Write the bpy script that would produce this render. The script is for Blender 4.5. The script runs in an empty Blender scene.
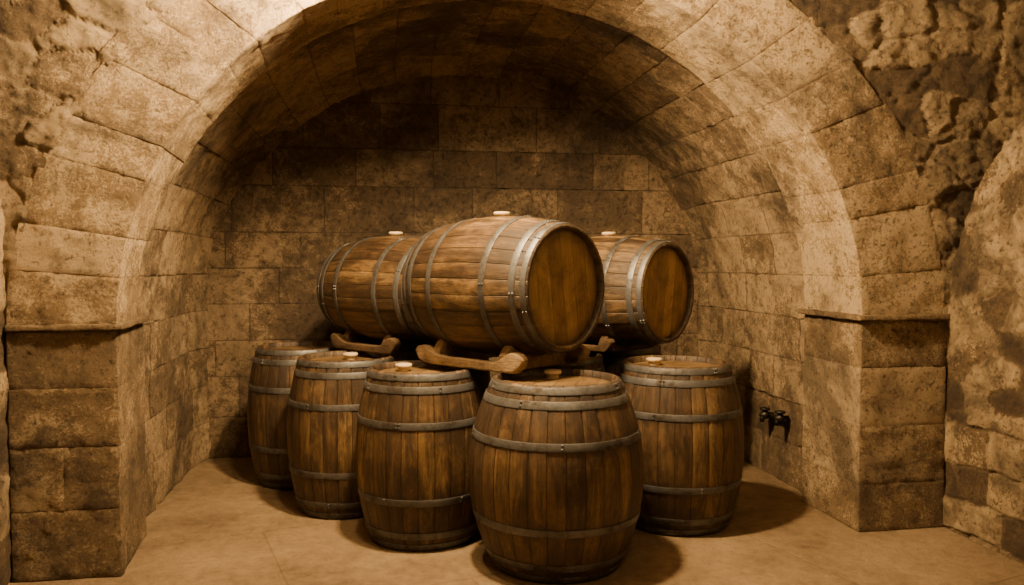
import bpy, math, random, bisect
from mathutils import Vector, Matrix, noise
random.seed(7)
SC=bpy.context.scene; COL=SC.collection
CX,CY,CZ=-.694,-4.01,1.5
CO,SI=.987,.162
def V(X,D): return (CX+CO*X+SI*D, CY-SI*X+CO*D)
def N(X,D):
    v=Vector((CO*X+SI*D,-SI*X+CO*D,0)); return v.normalized()

# ---------------------------------------------------------------- materials
class M:
    def __init__(s,name):
        s.m=bpy.data.materials.new(name); s.m.use_nodes=True; s.t=s.m.node_tree
        s.b=s.t.nodes['Principled BSDF']
    def n(s,typ,ins=None,**kw):
        nd=s.t.nodes.new(typ)
        for k,v in kw.items(): setattr(nd,k,v)
        for k,v in (ins or {}).items():
            if hasattr(v,'is_output'): s.t.links.new(v,nd.inputs[k])
            else: nd.inputs[k].default_value=v
        return nd
    def noise(s,vec,sc,det=5,ro=.6,dist=0):
        return s.n('ShaderNodeTexNoise',{'Vector':vec,'Scale':sc,'Detail':det,'Roughness':ro,'Distortion':dist}).outputs['Fac']
    def math(s,op,a,b=0,c=0,clamp=False):
        return s.n('ShaderNodeMath',{0:a,1:b,2:c},operation=op,use_clamp=clamp).outputs[0]
    def rng(s,v,a,b,c=0,d=1):
        return s.n('ShaderNodeMapRange',{0:v,1:a,2:b,3:c,4:d}).outputs[0]
    def ramp(s,f,stops):
        r=s.n('ShaderNodeValToRGB',{0:f}); e=r.color_ramp.elements
        while len(e)<len(stops): e.new(.5)
        for i,(p,c) in enumerate(stops):
            e[i].position=p; e[i].color=(*c,1)
        return r.outputs[0]
    def mix(s,f,a,b,bt='MIX'):
        nd=s.n('ShaderNodeMix',data_type='RGBA',blend_type=bt)
        for i,v in ((0,f),(6,a),(7,b)):
            if hasattr(v,'is_output'): s.t.links.new(v,nd.inputs[i])
            else: nd.inputs[i].default_value=(*v,1) if isinstance(v,tuple) else v
        return nd.outputs[2]
    def out(s,col,rough,h=None,dist=.01,metal=0,strength=1):
        for k,v in (('Base Color',col),('Roughness',rough),('Metallic',metal)):
            if hasattr(v,'is_output'): s.t.links.new(v,s.b.inputs[k])
            else: s.b.inputs[k].default_value=(*v,1) if isinstance(v,tuple) else v
        if h is not None:
            bp=s.n('ShaderNodeBump',{'Height':h,'Distance':dist,'Strength':strength})
            s.t.links.new(bp.outputs[0],s.b.inputs['Normal'])
        return s.m

def stone(name,dk,md,lt,stain=.6,st_lo=.52,st_hi=.64,bump=.02,pit=45,mort=(.30,.22,.13),stc=(.045,.029,.017),mortamt=.6,rw=.30,stsc=1.1,sp3=.6,s2=(.53,.61)):
    m=M(name); co=m.n('ShaderNodeTexCoord').outputs['Object']
    at=m.n('ShaderNodeAttribute',attribute_name='blk').outputs['Color']
    sp=m.n('ShaderNodeSeparateColor',{0:at}); rnd,mo=sp.outputs[0],sp.outputs[1]
    n1=m.noise(co,1.6,6,.6); n2=m.noise(co,9,9,.75,.3); n3=m.noise(co,pit,7,.8)
    f=m.math('MULTIPLY_ADD',rnd,rw,(.30-rw)/2)
    f=m.math('MULTIPLY_ADD',n1,.50,f); f=m.math('MULTIPLY_ADD',n2,.55,f); f=m.math('MULTIPLY_ADD',n3,.65,f)
    c=m.ramp(f,[(.75,dk),(.985,md),(1.2,lt)])
    st=m.rng(m.noise(co,stsc,8,.70,.5),st_lo,st_hi)
    c=m.mix(m.math('MULTIPLY',st,stain),c,stc)
    st2=m.rng(m.noise(co,5,9,.80,.2),s2[0],s2[1])
    c=m.mix(m.math('MULTIPLY',st2,stain*.65),c,stc)
    st3=m.rng(m.noise(co,30,7,.85,.2),.55,.62)
    c=m.mix(m.math('MULTIPLY',st3,stain*sp3),c,stc)
    c=m.mix(m.math('MULTIPLY',mo,mortamt),c,mort)
    h=m.math('MULTIPLY_ADD',n2,.8,m.math('MULTIPLY',n3,.9))
    h=m.math('MULTIPLY_ADD',st3,-.4,h)
    return m.out(c,.92,h,bump)
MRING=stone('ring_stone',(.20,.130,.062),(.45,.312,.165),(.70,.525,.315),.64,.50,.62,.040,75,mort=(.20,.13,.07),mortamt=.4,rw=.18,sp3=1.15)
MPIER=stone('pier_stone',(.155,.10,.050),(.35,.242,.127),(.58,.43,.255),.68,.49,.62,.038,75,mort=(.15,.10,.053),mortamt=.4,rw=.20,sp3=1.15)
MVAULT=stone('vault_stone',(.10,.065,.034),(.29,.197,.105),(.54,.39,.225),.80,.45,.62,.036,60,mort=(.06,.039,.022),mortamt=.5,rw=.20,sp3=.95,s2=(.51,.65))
MBACK=stone('back_stone',(.065,.042,.023),(.155,.104,.057),(.31,.218,.125),.88,.42,.62,.024,60,mort=(.03,.02,.011),mortamt=.6,rw=.16,stsc=.8,sp3=.85,s2=(.50,.66))  # soot stains, plus a lowered base tone that paints in the niche's shade
MFRONT=stone('corner_stone',(.11,.071,.036),(.28,.190,.100),(.50,.37,.215),.68,.46,.61,.032,60,mort=(.22,.152,.085),mortamt=.45,rw=.45,stsc=1.8,sp3=.95)
MRUB=stone('rubble_stone',(.085,.054,.028),(.23,.154,.078),(.52,.385,.22),.75,.45,.59,.036,55,mort=(.23,.16,.088),mortamt=.5,rw=.7,stsc=2.4,sp3=1,s2=(.50,.64))

def m_floor():
    m=M('floor_concrete'); co=m.n('ShaderNodeTexCoord').outputs['Object']
    mp=m.n('ShaderNodeMapping',{0:co,'Rotation':(0,0,-.28),'Location':(.35,.2,0)}).outputs[0]
    n1=m.noise(co,1.5,9,.68,.3); n2=m.noise(co,14,8,.75); n3=m.noise(co,90,4,.75)
    f=m.math('MULTIPLY_ADD',n1,.6,m.math('MULTIPLY',n2,.4))
    c=m.ramp(f,[(.38,(.12,.079,.041)),(.5,(.21,.143,.077)),(.62,(.29,.205,.115))])
    br=m.n('ShaderNodeTexBrick',{'Vector':mp,'Scale':1.0,'Mortar Size':.008,'Mortar Smooth':.8,'Brick Width':1.6,'Row Height':1.1,'Color1':(1,1,1,1),'Color2':(.88,.88,.88,1),'Mortar':(.72,.69,.64,1)})
    c=m.mix(.6,c,br.outputs[0],'MULTIPLY')
    sp=m.rng(m.noise(co,26,6,.72),.54,.66); c=m.mix(m.math('MULTIPLY',sp,.4),c,(.085,.054,.027))
    h=m.math('MULTIPLY_ADD',n2,.9,m.math('MULTIPLY',n3,.6))
    h=m.math('MULTIPLY_ADD',br.outputs['Fac'],-.3,h)
    return m.out(c,.85,h,.014)
MFLOOR=m_floor()

def m_stave():
    m=M('stave_oak'); tc=m.n('ShaderNodeTexCoord'); uv=tc.outputs['UV']; ob=tc.outputs['Object']
    rd=m.n('ShaderNodeObjectInfo').outputs['Random']
    s=m.n('ShaderNodeSeparateXYZ',{0:uv}); u,v=s.outputs[0],s.outputs[1]
    sid=m.math('FLOOR',m.math('ADD',u,.0001))
    seed=m.math('MULTIPLY_ADD',rd,57.0,sid)
    wn=m.n('ShaderNodeTexWhiteNoise',{'W':seed},noise_dimensions='1D').outputs['Value']
    gv=m.n('ShaderNodeCombineXYZ',{0:m.math('MULTIPLY',u,.7),1:m.math('MULTIPLY',v,.40),2:seed}).outputs[0]
    g1=m.noise(gv,5,8,.68,.2)
    gv2=m.n('ShaderNodeCombineXYZ',{0:u,1:m.math('MULTIPLY',v,.4),2:seed}).outputs[0]
    g2=m.noise(gv2,34,6,.75,.1)
    off=m.n('ShaderNodeVectorMath',{0:ob,1:m.n('ShaderNodeCombineXYZ',{0:m.math('MULTIPLY',rd,31.0),1:0,2:m.math('MULTIPLY',rd,11.)}).outputs[0]},operation='ADD').outputs[0]
    blot=m.noise(off,7,9,.80,.3)
    f=m.math('MULTIPLY',wn,.22); f=m.math('MULTIPLY_ADD',g1,.36,f); f=m.math('MULTIPLY_ADD',g2,.26,f); f=m.math('MULTIPLY_ADD',blot,.36,f)
    c=m.ramp(f,[(.45,(.036,.020,.009)),(.58,(.125,.072,.029)),(.71,(.265,.163,.067)),(.90,(.50,.35,.16))])
    sm=m.n('ShaderNodeMapping',{0:off,'Scale':(3.4,3.4,.75)}).outputs[0]
    st=m.rng(m.noise(sm,2.4,10,.82,.5),.44,.55)
    c=m.mix(m.math('MULTIPLY',st,.80),c,(.023,.013,.007))
    zz=m.math('ABSOLUTE',m.math('SUBTRACT',v,.462))
    gm=m.math('MULTIPLY',m.rng(zz,.16,.40),m.rng(m.noise(off,8,8,.78,.3),.34,.54))
    c=m.mix(m.math('MULTIPLY',gm,.78),c,(.024,.014,.008))
    hb=m.math('ABSOLUTE',m.math('SUBTRACT',zz,.195))
    hg=m.math('MULTIPLY',m.rng(hb,.060,.02),m.rng(m.noise(off,14,6,.7),.38,.58))
    c=m.mix(m.math('MULTIPLY',hg,.7),c,(.024,.014,.008))
    fr=m.math('FRACT',m.math('ADD',u,.0001)); d=m.math('ABSOLUTE',m.math('SUBTRACT',fr,.5))
    gr=m.rng(d,.455,.5); c=m.mix(m.math('MULTIPLY',gr,.72),c,(.018,.010,.005))
    h=m.math('MULTIPLY_ADD',g2,.6,m.math('MULTIPLY',blot,.6)); h=m.math('MULTIPLY_ADD',gr,-.6,h)
    return m.out(c,m.rng(blot,.3,.7,.38,.6),h,.005)
MSTAVE=m_stave()
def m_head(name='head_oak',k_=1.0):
    m=M(name); tc=m.n('ShaderNodeTexCoord'); uv=tc.outputs['UV']
    rd=m.n('ShaderNodeObjectInfo').outputs['Random']
    s=m.n('ShaderNodeSeparateXYZ',{0:uv}); u,v=s.outputs[0],s.outputs[1]
    k=m.math('MULTIPLY',u,10.0); sid=m.math('FLOOR',k); seed=m.math('MULTIPLY_ADD',rd,57.0,sid)
    wn=m.n('ShaderNodeTexWhiteNoise',{'W':seed},noise_dimensions='1D').outputs['Value']
    gv=m.n('ShaderNodeCombineXYZ',{0:m.math('MULTIPLY',u,10.0),1:m.math('MULTIPLY',v,.9),2:seed}).outputs[0]
    g1=m.noise(gv,4,6,.65,.6); g2=m.noise(gv,16,4,.6,.2)
    f=m.math('MULTIPLY',wn,.28); f=m.math('MULTIPLY_ADD',g1,.55,f); f=m.math('MULTIPLY_ADD',g2,.28,f)
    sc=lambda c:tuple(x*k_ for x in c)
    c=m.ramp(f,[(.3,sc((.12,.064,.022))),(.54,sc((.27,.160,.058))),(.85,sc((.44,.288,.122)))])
    st=m.rng(m.noise(uv,5,9,.8,.5),.44,.60); c=m.mix(m.math('MULTIPLY',st,.55),c,(.05,.028,.012))
    fr=m.math('FRACT',k); d=m.math('ABSOLUTE',m.math('SUBTRACT',fr,.5))
    gr=m.rng(d,.475,.5); c=m.mix(m.math('MULTIPLY',gr,.65),c,(.03,.016,.007))
    cx=m.n('ShaderNodeVectorMath',{0:tc.outputs['Object']},operation='MULTIPLY'); cx.inputs[1].default_value=(1,1,0)
    rl=m.n('ShaderNodeVectorMath',{0:cx.outputs[0]},operation='LENGTH').outputs['Value']
    c=m.mix(m.rng(rl,.22,.31,0,.6),c,(.03,.017,.008))
    h=m.math('MULTIPLY_ADD',gr,-.8,g1)
    return m.out(c,.55,h,.004)
MHEAD=m_head(); MHEAD2=m_head('dark_head_oak',.5)  # second head oak: same colours darkened, for the upright barrels
def m_hoop():
    m=M('hoop_iron'); co=m.n('ShaderNodeTexCoord').outputs['Object']
    a=m.noise(co,5,7,.68,.2); b=m.noise(co,50,5,.7)
    f=m.math('MULTIPLY_ADD',a,.75,m.math('MULTIPLY',b,.25))
    c=m.ramp(f,[(.38,(.045,.034,.026)),(.47,(.10,.098,.097)),(.64,(.175,.18,.19))])
    return m.out(c,m.rng(f,.35,.65,.64,.42),b,.0015,metal=.6)
MHOOP=m_hoop()
def m_wood(name,dk,lt,rough=.65):
    m=M(name); co=m.n('ShaderNodeTexCoord').outputs['Object']
    mp=m.n('ShaderNodeMapping',{0:co,'Scale':(1,9,9)}).outputs[0]
    a=m.noise(mp,3,7,.72,.5); b=m.noise(co,12,7,.75)
    f=m.math('MULTIPLY_ADD',a,.5,m.math('MULTIPLY',b,.5))
    return m.out(m.ramp(f,[(.38,dk),(.62,lt)]),rough,f,.012)
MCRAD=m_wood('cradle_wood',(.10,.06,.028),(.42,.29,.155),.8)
MCRAD2=m_wood('shaded_cradle_wood',(.025,.013,.005),(.115,.066,.027),.95)  # cradle wood darkened so the rear cradles look shaded
MBUNG=m_wood('bung_wood',(.52,.38,.21),(.70,.54,.33),.55)
def m_black():
    m=M('black_iron'); co=m.n('ShaderNodeTexCoord').outputs['Object']; a=m.noise(co,40,4)
    return m.out(m.ramp(a,[(.3,(.008,.007,.006)),(.7,(.03,.024,.02))]),.45,a,.002,metal=.6)
MBLK=m_black()

# ---------------------------------------------------------------- mesh utils
def new_obj(name,verts,faces,mat,uvs=None,blk=None,smooth=True,disp=None):
    me=bpy.data.meshes.new(name); me.from_pydata(verts,[],faces); me.update()
    if disp:
        nr=[Vector(v.normal) for v in me.vertices]
        for i,v in enumerate(me.vertices): v.co=v.co+nr[i]*disp(v.co)
        me.update()
    if smooth: me.polygons.foreach_set('use_smooth',[True]*len(me.polygons))
    if uvs:
        l=me.uv_layers.new(name='UVMap')
        for lp in me.loops: l.data[lp.index].uv=uvs[lp.vertex_index]
    if blk:
        a=me.color_attributes.new('blk','FLOAT_COLOR','POINT')
        for i,c in enumerate(blk): a.data[i].color=(c[0],c[1],0,1)
    me.materials.append(mat)
    o=bpy.data.objects.new(name,me); COL.objects.link(o); return o
def axis_pts(h,r,step):
    n=max(1,int(math.ceil(2*(h-r)/step))); core=[-(h-r)+2*(h-r)*i/n for i in range(n+1)]
    return [-h,-h+r*.45]+core+[h-r*.45,h]
class Blocks:
    def __init__(s): s.v=[];s.f=[];s.c=[]
    def add(s,lo,hi,fn,r=.012,step=.05,rnd=None,off=(0,0,0)):
        rnd=random.uniform(.1,.85) if rnd is None else rnd
        h=[(hi[i]-lo[i])/2 for i in range(3)]; c=[(hi[i]+lo[i])/2 for i in range(3)]
        r=min(r,min(h)*.45)
        P=[axis_pts(h[i],r,step) for i in range(3)]; n=[len(p) for p in P]; idx={}
        def vid(i,j,k):
            key=(i,j,k)
            if key not in idx:
                p=Vector((P[0][i],P[1][j],P[2][k]))
                q=Vector([max(-(h[a]-r),min(h[a]-r,p[a])) for a in range(3)])
                d=p-q; e=0
                nz=sum(1 for a in range(3) if abs(d[a])>1e-7)
                if d.length>1e-7:
                    e=1 if nz>=2 else 0
                    p=q+d.normalized()*r
                idx[key]=len(s.v)
                s.v.append(fn(c[0]+p.x+off[0],c[1]+p.y+off[1],c[2]+p.z+off[2])); s.c.append((rnd,e))
            return idx[key]
        for ax in range(3):
            a,b=(ax+1)%3,(ax+2)%3
            for side in (0,n[ax]-1):
                for i in range(n[a]-1):
                    for j in range(n[b]-1):
                        q=[]
                        for (x,y) in ((i,j),(i+1,j),(i+1,j+1),(i,j+1)):
                            k=[0,0,0];k[ax]=side;k[a]=x;k[b]=y;q.append(vid(*k))
                        s.f.append(q if side else q[::-1])
    def make(s,name,mat,amp=.006,fr=7,flip=False,bias=.003):
        f=[x[::-1] for x in s.f] if flip else s.f
        d=(lambda co: bias+amp*(noise.fractal(co*fr,.8,2.1,4)+.5*noise.noise(co*38))) if amp else None
        return new_obj(name,s.v,f,mat,blk=s.c,disp=d)
def structure(o,label,cat='wall'):
    o['kind']='structure'; o['label']=label; o['category']=cat; return o

# ---------------------------------------------------------------- arch ring, piers
ZS=1.20; RD=.60
LI,RI=1.925,1.91      # inner half widths at the springing
LO,RO=2.40,2.43
BI,BO=1.80,2.12
SPL=.05
def ringmap(s,r,d):
    th=s; f=r/.45; left=math.cos(th)>0
    ai,ao=(LI,LO) if left else (RI,RO)
    a=ai+(ao-ai)*f; b=BI+(BO-BI)*f
    if left: a+=SPL*d/RD
    return Vector((-a*math.cos(th),d,ZS+b*math.sin(th)))
R=Blocks()
cuts=[0]; 
while cuts[-1]<math.pi-.10:
    cuts.append(cuts[-1]+random.uniform(.09,.19))
k=math.pi/cuts[-1]; cuts=[c*k for c in cuts]
SCL=2.0
for i,(a,b) in enumerate(zip(cuts[:-1],cuts[1:])):
    o=random.uniform(-.0015,.0015); rn=random.uniform(.2,.8); oy=random.uniform(-.002,.002)
    ds=[0,RD] if i%3 else [0,random.uniform(.25,.38),RD]
    top_r=.45+random.choice((0,0,.04,-.02,.05))
    for da,db in zip(ds[:-1],ds[1:]):
        R.add((a*SCL,0,da),(b*SCL,top_r,db),lambda s,r,d:ringmap(s/SCL,r,d),r=.005,step=.028,rnd=rn,off=(0,oy,o))
structure(R.make('wall_arch',MRING,.0065,8,flip=True,bias=.0035),'arch ring of rough dressed tan stone blocks')
for sx,nm in ((-1,'left'),(1,'right')):
    B=Blocks(); z=0
    xi=LI if sx<0 else RI; xo=LO if sx<0 else RO
    hs=[.33,.30,.28,.27] if sx<0 else [.27,.32,.33,.26]
    t=sum(hs); hs=[h*1.172/t for h in hs]
    sp=SPL if sx<0 else 0
    fn=lambda x,y,zz,sx=sx,sp=sp:Vector((sx*(x+sp*y/RD),y,zz))
    for i,h in enumerate(hs):
        xs=[xi,xo] if (i!=1 or sx>0) else [xi,xi+.24,xo]
        for xa,xb in zip(xs[:-1],xs[1:]):
            jo=random.uniform(-.0015,.0015)
            B.add((xa,0,z),(xb,RD,z+h),fn,r=.005,step=.028,off=(jo,random.uniform(-.0015,.0015),0))
        z+=h
    B.add((xi-.030,(-.032 if sx>0 else -.018),1.176),(xo,RD+.03,1.202),fn,r=.006,step=.04,rnd=-.9)
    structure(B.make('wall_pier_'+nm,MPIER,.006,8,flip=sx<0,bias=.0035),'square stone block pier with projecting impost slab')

# inner vault
AL,AR,BV=2.06,2.0,1.83; YB=2.32
pts=[]; 
for i in range(25): pts.append((-AL,ZS*i/24))
for i in range(1,121):
    th=math.pi*i/120; a=AL if math.cos(th)>0 else AR
    pts.append((-a*math.cos(th),ZS+BV*math.sin(th)))
for i in range(1,25): pts.append((AR,ZS*(1-i/24)))
L=[0]
for a,b in zip(pts[:-1],pts[1:]): L.append(L[-1]+math.hypot(b[0]-a[0],b[1]-a[1]))
def girth(s,depth,out):
    s=max(0,min(L[-1]-1e-6,s)); i=max(0,min(len(L)-2,bisect.bisect_right(L,s)-1)); t=(s-L[i])/(L[i+1]-L[i])
    a,b=pts[i],pts[i+1]; x=a[0]+(b[0]-a[0])*t; z=a[1]+(b[1]-a[1])*t
    AV=AL if x<0 else AR
    if z>ZS:
        nx,nz=x/AV**2,(z-ZS)/BV**2; l=math.hypot(nx,nz); nx/=l;nz/=l
    else: nz=0;nx=1 if x>0 else -1
    t2=max(0,(depth-1.95)/.37)
    out-= .07*t2*t2
    return Vector((x+nx*out,depth,z+nz*out))
W=Blocks(); nC=30
for c in range(nC):
    s0=L[-1]*c/nC; s1=L[-1]*(c+1)/nC
    y=.57-random.uniform(0,.3)
    while y<YB+.05:
        y2=y+random.uniform(.38,.75)
        a=max(y,.57); b=min(y2,YB+.08)
        if b-a>.08:
            W.add((s0,a,0),(s1,b,.16),girth,r=.008,step=.036,off=(0,0,random.uniform(-.005,.005)))
        y=y2
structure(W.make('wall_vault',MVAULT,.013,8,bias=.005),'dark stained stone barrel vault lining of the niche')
W=Blocks(); z=0
for c in range(10):
    h=random.uniform(.27,.36); x=-2.15-random.uniform(0,.3)
    while x<2.15:
        x2=x+random.uniform(.45,.8)
        if min(x2,2.2)-max(x,-2.2)>.08:
            W.add((max(x,-2.2),YB,z),(min(x2,2.2),YB+.15,z+h),lambda a,b,c:Vector((a,b,c)),r=.007,step=.042,off=(0,random.uniform(-.003,.003),0))
        x=x2
    z+=h
structure(W.make('wall_back',MBACK,.009,6,bias=.004),'soot stained stone block back wall of the niche, base tone lowered for shade')

# rough masonry walls with real relief
def cellv(p,sc,k=5.0):
    q=Vector((p[0]*sc[0],p[1]*sc[1],p[2]*sc[2]))
    q+=Vector((0,noise.noise(q*1.3),noise.noise(q*1.3+Vector((9,0,0)))))*.25+Vector((0,noise.noise(q*5),noise.noise(q*5+Vector((9,0,0)))))*.08
    d,pt=noise.voronoi(q)
    e=min(1,(d[1]-d[0])*k)
    return e,abs(noise.cell(pt[0]*13.7+Vector((3.1,7.7,1.3))))%1
def cellb(a,z,bw,bh):
    w=Vector((a,z,0)); 
    a2=a+.06*noise.noise(w*2.1)+.024*noise.noise(w*8); z2=z+.07*noise.noise(w*1.7+Vector((5,3,1)))+.022*noise.noise(w*8+Vector((5,3,1)))
    row=math.floor(z2/bh); rr=abs(noise.cell(Vector((row+.5,17.5,2.5))))%1
    bwr=bw*(.7+.7*rr); a3=a2+rr*7.3; c=math.floor(a3/bwr)
    fx=(a3/bwr-c)*bwr; fz=(z2/bh-row)*bh
    e=min(fx,bwr-fx,fz,bh-fz)/.022
    r=abs(noise.cell(Vector((c+.5,row+.5,9.5))))%1
    return min(1,e),r
def relief(name,grid,nrm,mode,amp,label,flip=False,sheet=MRUB,rough=.016,pw=.5):
    nv=len(grid[0]); nu=len(grid); vs=[];cs=[]
    for row in grid:
        for p in row:
            e,r=mode(p); fr=noise.fractal(Vector(p)*9,.7,2,5)
            d=amp*(min(1,e*1.2)**pw)*(.4+.9*r)+rough*fr
            vs.append(Vector(p)+Vector(nrm)*d); cs.append((r,(1-min(1,e*1.3))))
    fs=[]
    for i in range(nu-1):
        for j in range(nv-1):
            a=i*nv+j; q=(a,a+1,a+nv+1,a+nv); fs.append(q[::-1] if flip else q)
    return structure(new_obj(name,vs,fs,sheet,blk=cs),label)
XW0,XW1,ZT=-3.3,3.4,3.7
g=[]
NT=600
for i in range(NT+1):
    th=math.pi*i/NT; ao=LO if math.cos(th)>0 else RO
    x0,z0=-(ao-.03)*math.cos(th),ZS+(BO-.03)*math.sin(th)
    dx,dz=x0,(z0-ZS)
    t=1e9
    if dx<-1e-6: t=min(t,XW0/dx)
    if dx>1e-6: t=min(t,XW1/dx)
    if dz>1e-6: t=min(t,(ZT-ZS)/dz)
    g.append([(x0+(dx*t-x0)*j/100,.006,z0+(ZS+dz*t-z0)*j/100) for j in range(101)])
relief('wall_front',g,(0,-1,0),lambda p:cellv((0,p[0]+p[2]*.2,p[2]-p[0]*.1),(1,3.2,5.2),6),.012,'worn rubble masonry wall surrounding the arch',rough=.007,sheet=MFRONT)
def top(y): 
    c=(y+1.95)/1.95
    return ZS+.05+1.42*math.sqrt(max(0,1-min(1,abs(c))**2))+.02*noise.noise(Vector((y*7,0,0)))
def mright(p):
    if p[2]<.62: return cellb(p[1],p[2],.26,.20)
    e,r=cellv(p,(1,5.2,6.2),4); return e,r
g=[]
for i in range(301):
    y=.03-3.9*i/300; zt=top(y) if i>0 else 1.25
    g.append([(2.45,y,zt*j/210) for j in range(211)])
relief('wall_right',g,(-1,0,0),mright,.022,'mottled masonry side wall with arched top edge and pale squared stones below',rough=.010)
vs=[];fs=[]
for i in range(121):
    y=.03-3.9*i/120; zt=top(y) if i>0 else 1.25
    vs+= [(2.45,y,zt),(3.4,y,zt)]
for i in range(120): fs.append((2*i,2*i+1,2*i+3,2*i+2))
structure(new_obj('trim_1',vs,fs,MRUB,blk=[(.4,0)]*len(vs)),'stone ledge above the arched side wall','ledge')
cw=lambda p:cellb(p[0]+p[1],p[2],.4,.25)
g=[[(-2.42,.03-6*i/120,1.9*j/50) for j in range(51)] for i in range(121)]
relief('wall_left',g,(1,0,0),cw,.02,'rough stone side wall',flip=True)
g=[[(-3.28,.03-6*i/60,ZT*j/40) for j in range(41)] for i in range(61)]
relief('wall_side_inner',g,(1,0,0),cw,.02,'rough stone outer side wall',flip=True)
g=[[(3.4,.03-6*i/30,ZT*j/30) for j in range(31)] for i in range(31)]
relief('wall_side_outer',g,(-1,0,0),cw,.02,'rough stone outer side wall')
g=[[(-3.3+6.8*i/30,-5.9,ZT*j/30) for j in range(31)] for i in range(31)]
relief('wall_rear',g,(0,1,0),cw,.02,'rough stone rear wall')
g=[[(-3.3+6.8*i/60,.1-6.1*j/60,ZT) for j in range(61)] for i in range(61)]
o=relief('ceiling',g,(0,0,-1),cw,.02,'rough stone ceiling'); o['category']='ceiling'
vs=[];fs=[]; NX,NY=80,100
for i in range(NX+1):
    for j in range(NY+1):
        x=-3.3+6.8*i/NX;y=-6+8.5*j/NY
        vs.append((x,y,.004*noise.noise(Vector((x,y,0))*2.2)-.002))
for i in range(NX):
    for j in range(NY):
        a=i*(NY+1)+j; fs.append((a,a+NY+1,a+NY+2,a+1))
structure(new_obj('floor',vs,fs,MFLOOR),'worn tan concrete slab floor','floor')

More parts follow.
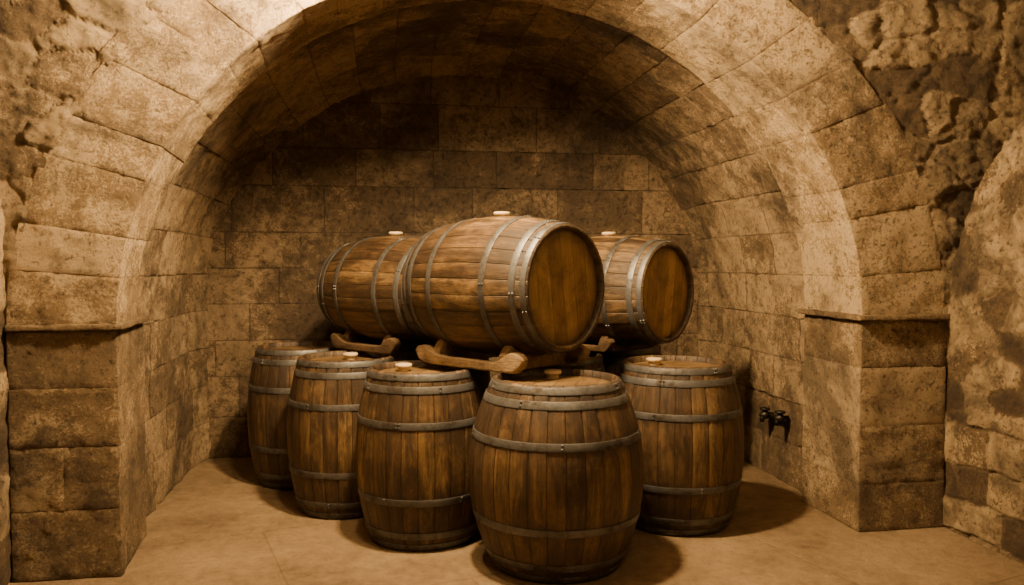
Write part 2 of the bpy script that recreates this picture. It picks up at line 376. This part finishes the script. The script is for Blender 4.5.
# ---------------------------------------------------------------- barrels
def prof(z,h,rh,rb):
    t=abs(2*z/h-1); return rb-(rb-rh)*(t**2.05)
def barrel(loc,h=.925,rh=.30,rb=.35,rot=None,label='',group=None,bung='head',spin=0,ns=26,hoops=(.974,.908,.715,.29,.093,.026),headspin=0,bpos=(0,0)):
    e=bpy.data.objects.new('wine_barrel',None); e.empty_display_size=.2; COL.objects.link(e)
    e['label']=label; e['category']='barrel'
    if group: e['group']=group
    per=8; na=ns*per; 
    zs=[h*i/44 for i in range(45)]
    prf=[(rh-.026,.045),(rh-.020,.004),(rh-.016,0)]+[(prof(z,h,rh,rb),z) for z in [.003]+zs[1:-1]+[h-.003]]+[(rh-.014,h),(rh-.020,h-.004),(rh-.026,h-.045)]
    vs=[];uv=[];fs=[]
    jit=[random.uniform(-.0014,.0014) for _ in range(ns)]
    for ri,(r,z) in enumerate(prf):
        for k in range(na+1):
            sidx=(k//per)%ns
            rr=r+(jit[sidx] if 3<=ri<len(prf)-3 else 0)
            if k%per==0: rr=r-.0026
            a=2*math.pi*(k/na)+spin
            vs.append((rr*math.cos(a),rr*math.sin(a),z)); uv.append((k/per,z))
    m=na+1
    for i in range(len(prf)-1):
        for k in range(na):
            a=i*m+k; fs.append((a,a+1,a+m+1,a+m))
    kids=[new_obj('stave_body',vs,fs,MSTAVE,uvs=uv)]
    for zz,dr in ((h-.032,1),(.032,-1)):
        vs=[];fs=[];uv=[]; rr=rh-.0235
        rg=[0,.35,.7,.92,1.0]; K=64
        for f in rg:
            for k in range(K):
                a=2*math.pi*k/K; x,y=rr*f*math.cos(a),rr*f*math.sin(a)
                vs.append((x,y,zz-dr*(.004 if f==1 else 0)))
                cs,sn=math.cos(headspin),math.sin(headspin)
                uv.append((x*cs-y*sn+5,x*sn+y*cs+5))
        for i in range(len(rg)-1):
            for k in range(K):
                q=(i*K+k,(i+1)*K+k,(i+1)*K+(k+1)%K,i*K+(k+1)%K)
                fs.append(q if dr>0 else q[::-1])
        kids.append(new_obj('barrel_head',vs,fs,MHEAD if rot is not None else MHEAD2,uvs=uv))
    for hi,hf in enumerate(hoops):
        zc=h*hf; w=.036 if hi in (1,2,3,4) else .031
        z0,z1=max(.003,zc-w/2),min(h-.003,zc+w/2)
        vs=[];fs=[];K=112
        sec=[]
        for z,o in ((z0,-.001),(z0,.0022),(z0+.002,.0028),(z1-.002,.0028),(z1,.0022),(z1,-.001)):
            sec.append((prof(z,h,rh,rb)+o+.0008,z))
        for k in range(K):
            a=2*math.pi*k/K
            for r,z in sec: vs.append((r*math.cos(a),r*math.sin(a),z))
        n=len(sec)
        for k in range(K):
            for i in range(n-1):
                a=k*n+i;b=((k+1)%K)*n+i; fs.append((a,b,b+1,a+1))
        nb=len(fs)
        a0=random.uniform(0,6.28)
        for ra in (a0,a0+.05,a0+1.5,a0+2.9,a0+4.1):
            for dz in (-.009,.009):
                z=zc+dz; r=prof(z,h,rh,rb)+.0034
                c=Vector((r*math.cos(ra),r*math.sin(ra),z)); nrm=Vector((math.cos(ra),math.sin(ra),0)); tn=Vector((-math.sin(ra),math.cos(ra),0))
                b0=len(vs)
                for q,hh in ((.007,0),(.005,.004)):
                    for j in range(8):
                        t=math.pi*j/4; vs.append(tuple(c+nrm*hh+tn*(q*math.cos(t))+Vector((0,0,q*math.sin(t)))))
                for j in range(8):
                    fs.append((b0+j,b0+(j+1)%8,b0+8+(j+1)%8,b0+8+j))
                fs.append(tuple(b0+8+j for j in range(8)))
        o=new_obj('hoop',vs,fs,MHOOP,smooth=False); kids.append(o)
        o.data.polygons.foreach_set('use_smooth',[(i%5==2 and i<nb) for i in range(len(o.data.polygons))])
    if bung:
        vs=[];fs=[];K=24
        up=.012 if bung=='head' else 0
        sec=[(.032,-.012),(.034,.010+up),(.042,.012+up),(.046,.017+up),(.046,.026+up),(.041,.031+up),(.0,.032+up)]
        for r,z in sec:
            for k in range(K):
                a=2*math.pi*k/K; vs.append((r*math.cos(a),r*math.sin(a),z))
        for i in range(len(sec)-1):
            for k in range(K):
                fs.append((i*K+k,i*K+(k+1)%K,(i+1)*K+(k+1)%K,(i+1)*K+k))
        o=new_obj('bung',vs,fs,MBUNG); kids.append(o)
        if bung=='head': o.location=(bpos[0],bpos[1],h-.034)
        else:
            o.matrix_basis=Matrix(((0,0,1,rb-.006),(0,1,0,0),(-1,0,0,h/2),(0,0,0,1)))
        o['label']='pale turned wooden bung'
    for kk in kids: kk.parent=e
    if rot is None:
        e.location=loc
    else:
        n=rot.normalized(); X=Vector((0,0,1)); Y=n.cross(X)
        c=Vector(loc)-n*h/2
        e.matrix_world=Matrix(((X.x,Y.x,n.x,c.x),(X.y,Y.y,n.y,c.y),(X.z,Y.z,n.z,c.z),(0,0,0,1)))
    return e
def P(X,D,z=0.0): x,y=V(X,D); return (x,y,z)
G1='upright oak wine barrels'; G2='oak wine barrels lying in cradles'
A=barrel(P(.220,3.97),rh=.312,rb=.436,label='wide upright oak barrel with pale bung, iron hoops, before the others',group=G1,ns=30,headspin=.4,bpos=(.02,.17))
B=barrel(P(.945,4.60),rh=.300,rb=.386,label='upright oak barrel with bung standing near the black taps',group=G1,headspin=1,bpos=(-.1,.08))
C=barrel(P(-.490,4.36),rh=.287,rb=.362,label='upright dark stained oak barrel beneath the wooden cradle',group=G1,headspin=.2,bpos=(-.10,.06))
D=barrel(P(-1.01,4.87),rh=.284,rb=.354,label='upright weathered oak barrel with pale bung between two others',group=G1,headspin=.8,bpos=(.02,.05))
E=barrel(P(-1.45,5.47),rh=.284,rb=.354,label='upright oak barrel standing close to the stained niche corner',group=G1,headspin=.6,bung=None)
for x,d in ((.27,4.94),(.74,5.56),(-.46,5.40)):
    barrel(P(x,d),rh=.285,rb=.325,label='shadowed upright oak barrel supporting the lying barrels',group=G1,bung=None)
nF=N(.743,-.67)
ZF,ZG,ZH=1.362,1.312,1.305
F=barrel(P(-.057,4.46,ZF),h=.94,rh=.328,rb=.386,rot=nF,label='lying oak barrel with round head facing out, on wooden cradle',group=G2,bung='side',spin=.1,ns=28,headspin=1.45)
G=barrel(P(-.76,5.24,ZG),h=.92,rh=.30,rb=.354,rot=nF,label='lying oak barrel in line behind the larger lying barrel',group=G2,bung='side',headspin=1.5)
H=barrel(P(.635,5.26,ZH),h=.92,rh=.308,rb=.360,rot=nF,label='lying oak barrel with dark orange head above the upright barrel',group=G2,bung='side',headspin=1.7)

# ---------------------------------------------------------------- cradles
def cradle(cx,cy,zc,rb,ztop,label,Lh=.40,fat=1.0,mat=MCRAD):
    e=bpy.data.objects.new('barrel_cradle',None); COL.objects.link(e); e.empty_display_size=.1
    n=nF; X=n; Y=Vector((0,0,1)).cross(n)
    e.matrix_world=Matrix(((X.x,Y.x,0,cx),(X.y,Y.y,0,cy),(0,0,1,ztop),(0,0,0,1)))
    e['label']=label; e['category']='barrel rack'; e['group']='wooden barrel cradles'
    hc=zc-ztop
    for sx in (-1,1):
        xo=sx*.25*(Lh/.40 if Lh<.35 else 1); r=rb-.018; K=32; vs=[];fs=[]; hw=.026; ye=.265
        prfl=[]
        for k in range(K+1):
            y=-ye+2*ye*k/K; t=abs(y)
            zt=hc-math.sqrt(r*r-min(t,.215)**2)
            if t>.215: zt-= ((t-.215)/.05)**2*.05
            zb=.0 if t<.22 else ((t-.22)/.055)**2*.03
            prfl.append((y,zb,max(zt,zb+.012)))
        for (y,zb,zt) in prfl:
            for x,z in ((-hw,zb+.006),(-hw+.006,zb),(hw-.006,zb),(hw,zb+.006),(hw,zt-.008),(hw-.008,zt),(-hw+.008,zt),(-hw,zt-.008)):
                vs.append((xo+x,y,z))
        for k in range(K):
            for i in range(8):
                a=k*8+i;b=k*8+(i+1)%8; fs.append((a,a+8,b+8,b))
        fs.append(tuple(range(8))); fs.append(tuple(reversed(range(K*8,K*8+8))))
        o=new_obj('saddle_beam',vs,fs,mat,smooth=False); o.parent=e
    for sy in (-1,1):
        K=60; vs=[];fs=[]; NS=20
        for k in range(K+1):
            x=-Lh+2*Lh*k/K; t=abs(x)/Lh
            mid=.026+.046*max(0,(t-.45)/.55)**1.6
            big=.030 if x>0 else .022
            half=.021*fat+big*fat*math.exp(-((t-.80)/.16)**2)
            if t>.90: half*=math.sqrt(max(.02,1-((t-.90)/.10)**2))
            zb=max(.002,mid-half); zt=mid+half
            hw=.032*(1 if t<.95 else .8)
            for j in range(NS):
                an=2*math.pi*(j+.5)/NS; cs,sn=math.cos(an),math.sin(an)
                yy=hw*math.copysign(abs(cs)**.28,cs); q=math.copysign(abs(sn)**.28,sn)
                w_=1+.06*noise.noise(Vector((x*14,yy*30,q*2+sy*5)))
                vs.append((x,sy*.262+yy*w_,max(.001,(zb+zt)/2+(zt-zb)/2*q*w_)))
        for k in range(K):
            for i in range(NS):
                a=k*NS+i;b=k*NS+(i+1)%NS; fs.append((a,b,b+NS,a+NS))
        fs.append(tuple(reversed(range(NS)))); fs.append(tuple(range(K*NS,K*NS+NS)))
        o=new_obj('side_rail',vs,fs,mat,smooth=True); o.parent=e
x,y=V(-.057,4.46); cradle(x,y,ZF,.386,.927,'carved pale wooden cradle under the large lying barrel',.40,1.15)
x,y=V(-.76,5.24); cradle(x,y,ZG,.354,.927,'wooden cradle coloured for shade under the rear lying barrel',.33,1.1,MCRAD2)
x,y=V(.635,5.26); cradle(x,y,ZH,.360,.927,'wooden cradle coloured for shade under the dark headed barrel',.22,.8,MCRAD2)

# ---------------------------------------------------------------- wall taps
def lathe(sec,K=16):
    vs=[];fs=[]
    for r,z in sec:
        for k in range(K):
            a=2*math.pi*k/K; vs.append(Vector((r*math.cos(a),r*math.sin(a),z)))
    for i in range(len(sec)-1):
        for k in range(K): fs.append((i*K+k,i*K+(k+1)%K,(i+1)*K+(k+1)%K,(i+1)*K+k))
    return vs,fs
tp=bpy.data.objects.new('wall_tap',None); COL.objects.link(tp); tp.location=(AR+.004,1.03,.44); tp.empty_display_size=.05
tp['label']='black iron double tap with round handles on the stone wall'; tp['category']='tap'
def part(name,sec,Mx):
    v,f=lathe(sec); o=new_obj(name,[Mx@p for p in v],f,MBLK); o.parent=tp
toX=Matrix(((0,0,-1,0),(0,1,0,0),(1,0,0,0),(0,0,0,1)))
toY=Matrix(((1,0,0,0),(0,0,1,0),(0,-1,0,0),(0,0,0,1)))
part('wall_flange',[(0,0),(.040,0),(.040,.010),(.018,.014),(.018,.055),(0,.055)],toX)
part('pipe',[(0,-.13),(.014,-.13),(.014,.13),(0,.13)],Matrix.Translation((-.050,0,0))@toY)
S=Matrix.Scale(.85,4)
for dy,dz in ((-.105,.012),(.105,-.004)):
    T=Matrix.Translation((-.02,dy,dz))@S
    part('valve_body',[(0,0),(.022,0),(.024,.045),(.034,.05),(.036,.085),(.024,.092),(.018,.11),(0,.112)],T@toX)
    part('spout',[(0,-.055),(.017,-.055),(.019,-.03),(.017,0),(0,.0)],T@Matrix.Translation((-.095,0,0)))
    part('handle',[(0,.02),(.012,.02),(.012,.040),(.040,.042),(.043,.052),(.036,.060),(0,.060)],T@Matrix.Translation((-.07,0,0)))

# ---------------------------------------------------------------- lights, camera
def light(t,loc,e,col=(1,.675,.33),tgt=None,**kw):
    l=bpy.data.lights.new('lamp_or_fill',t); l.energy=e; l.color=col
    for k,v in kw.items(): setattr(l,k,v)
    o=bpy.data.objects.new('lamp_or_fill',l); o.location=loc; COL.objects.link(o)
    if tgt: o.rotation_euler=(Vector(tgt)-Vector(loc)).to_track_quat('-Z','Y').to_euler()
    return o
light('POINT',(-.36,-.42,3.15),880,shadow_soft_size=.09)
light('POINT',(-.80,-.40,3.0),150,shadow_soft_size=.08)  # extra point light added to brighten the ring's upper left
light('AREA',(.2,-3.0,3.2),20,tgt=(.1,.6,.3),size=.5)  # unseen fill added near the camera for front walls and barrel faces
w=bpy.data.worlds.new('w'); SC.world=w; w.use_nodes=True
w.node_tree.nodes['Background'].inputs[0].default_value=(.5,.35,.2,1); w.node_tree.nodes['Background'].inputs[1].default_value=.01
cd=bpy.data.cameras.new('camera'); cam=bpy.data.objects.new('camera',cd); COL.objects.link(cam)
cd.sensor_width=36; cd.lens=28.125; cd.clip_start=.05
cam.location=(CX,CY,CZ)
f=Vector((SI,CO,-math.tan(math.radians(2.25))))
cam.rotation_euler=f.to_track_quat('-Z','Y').to_euler()
SC.camera=cam
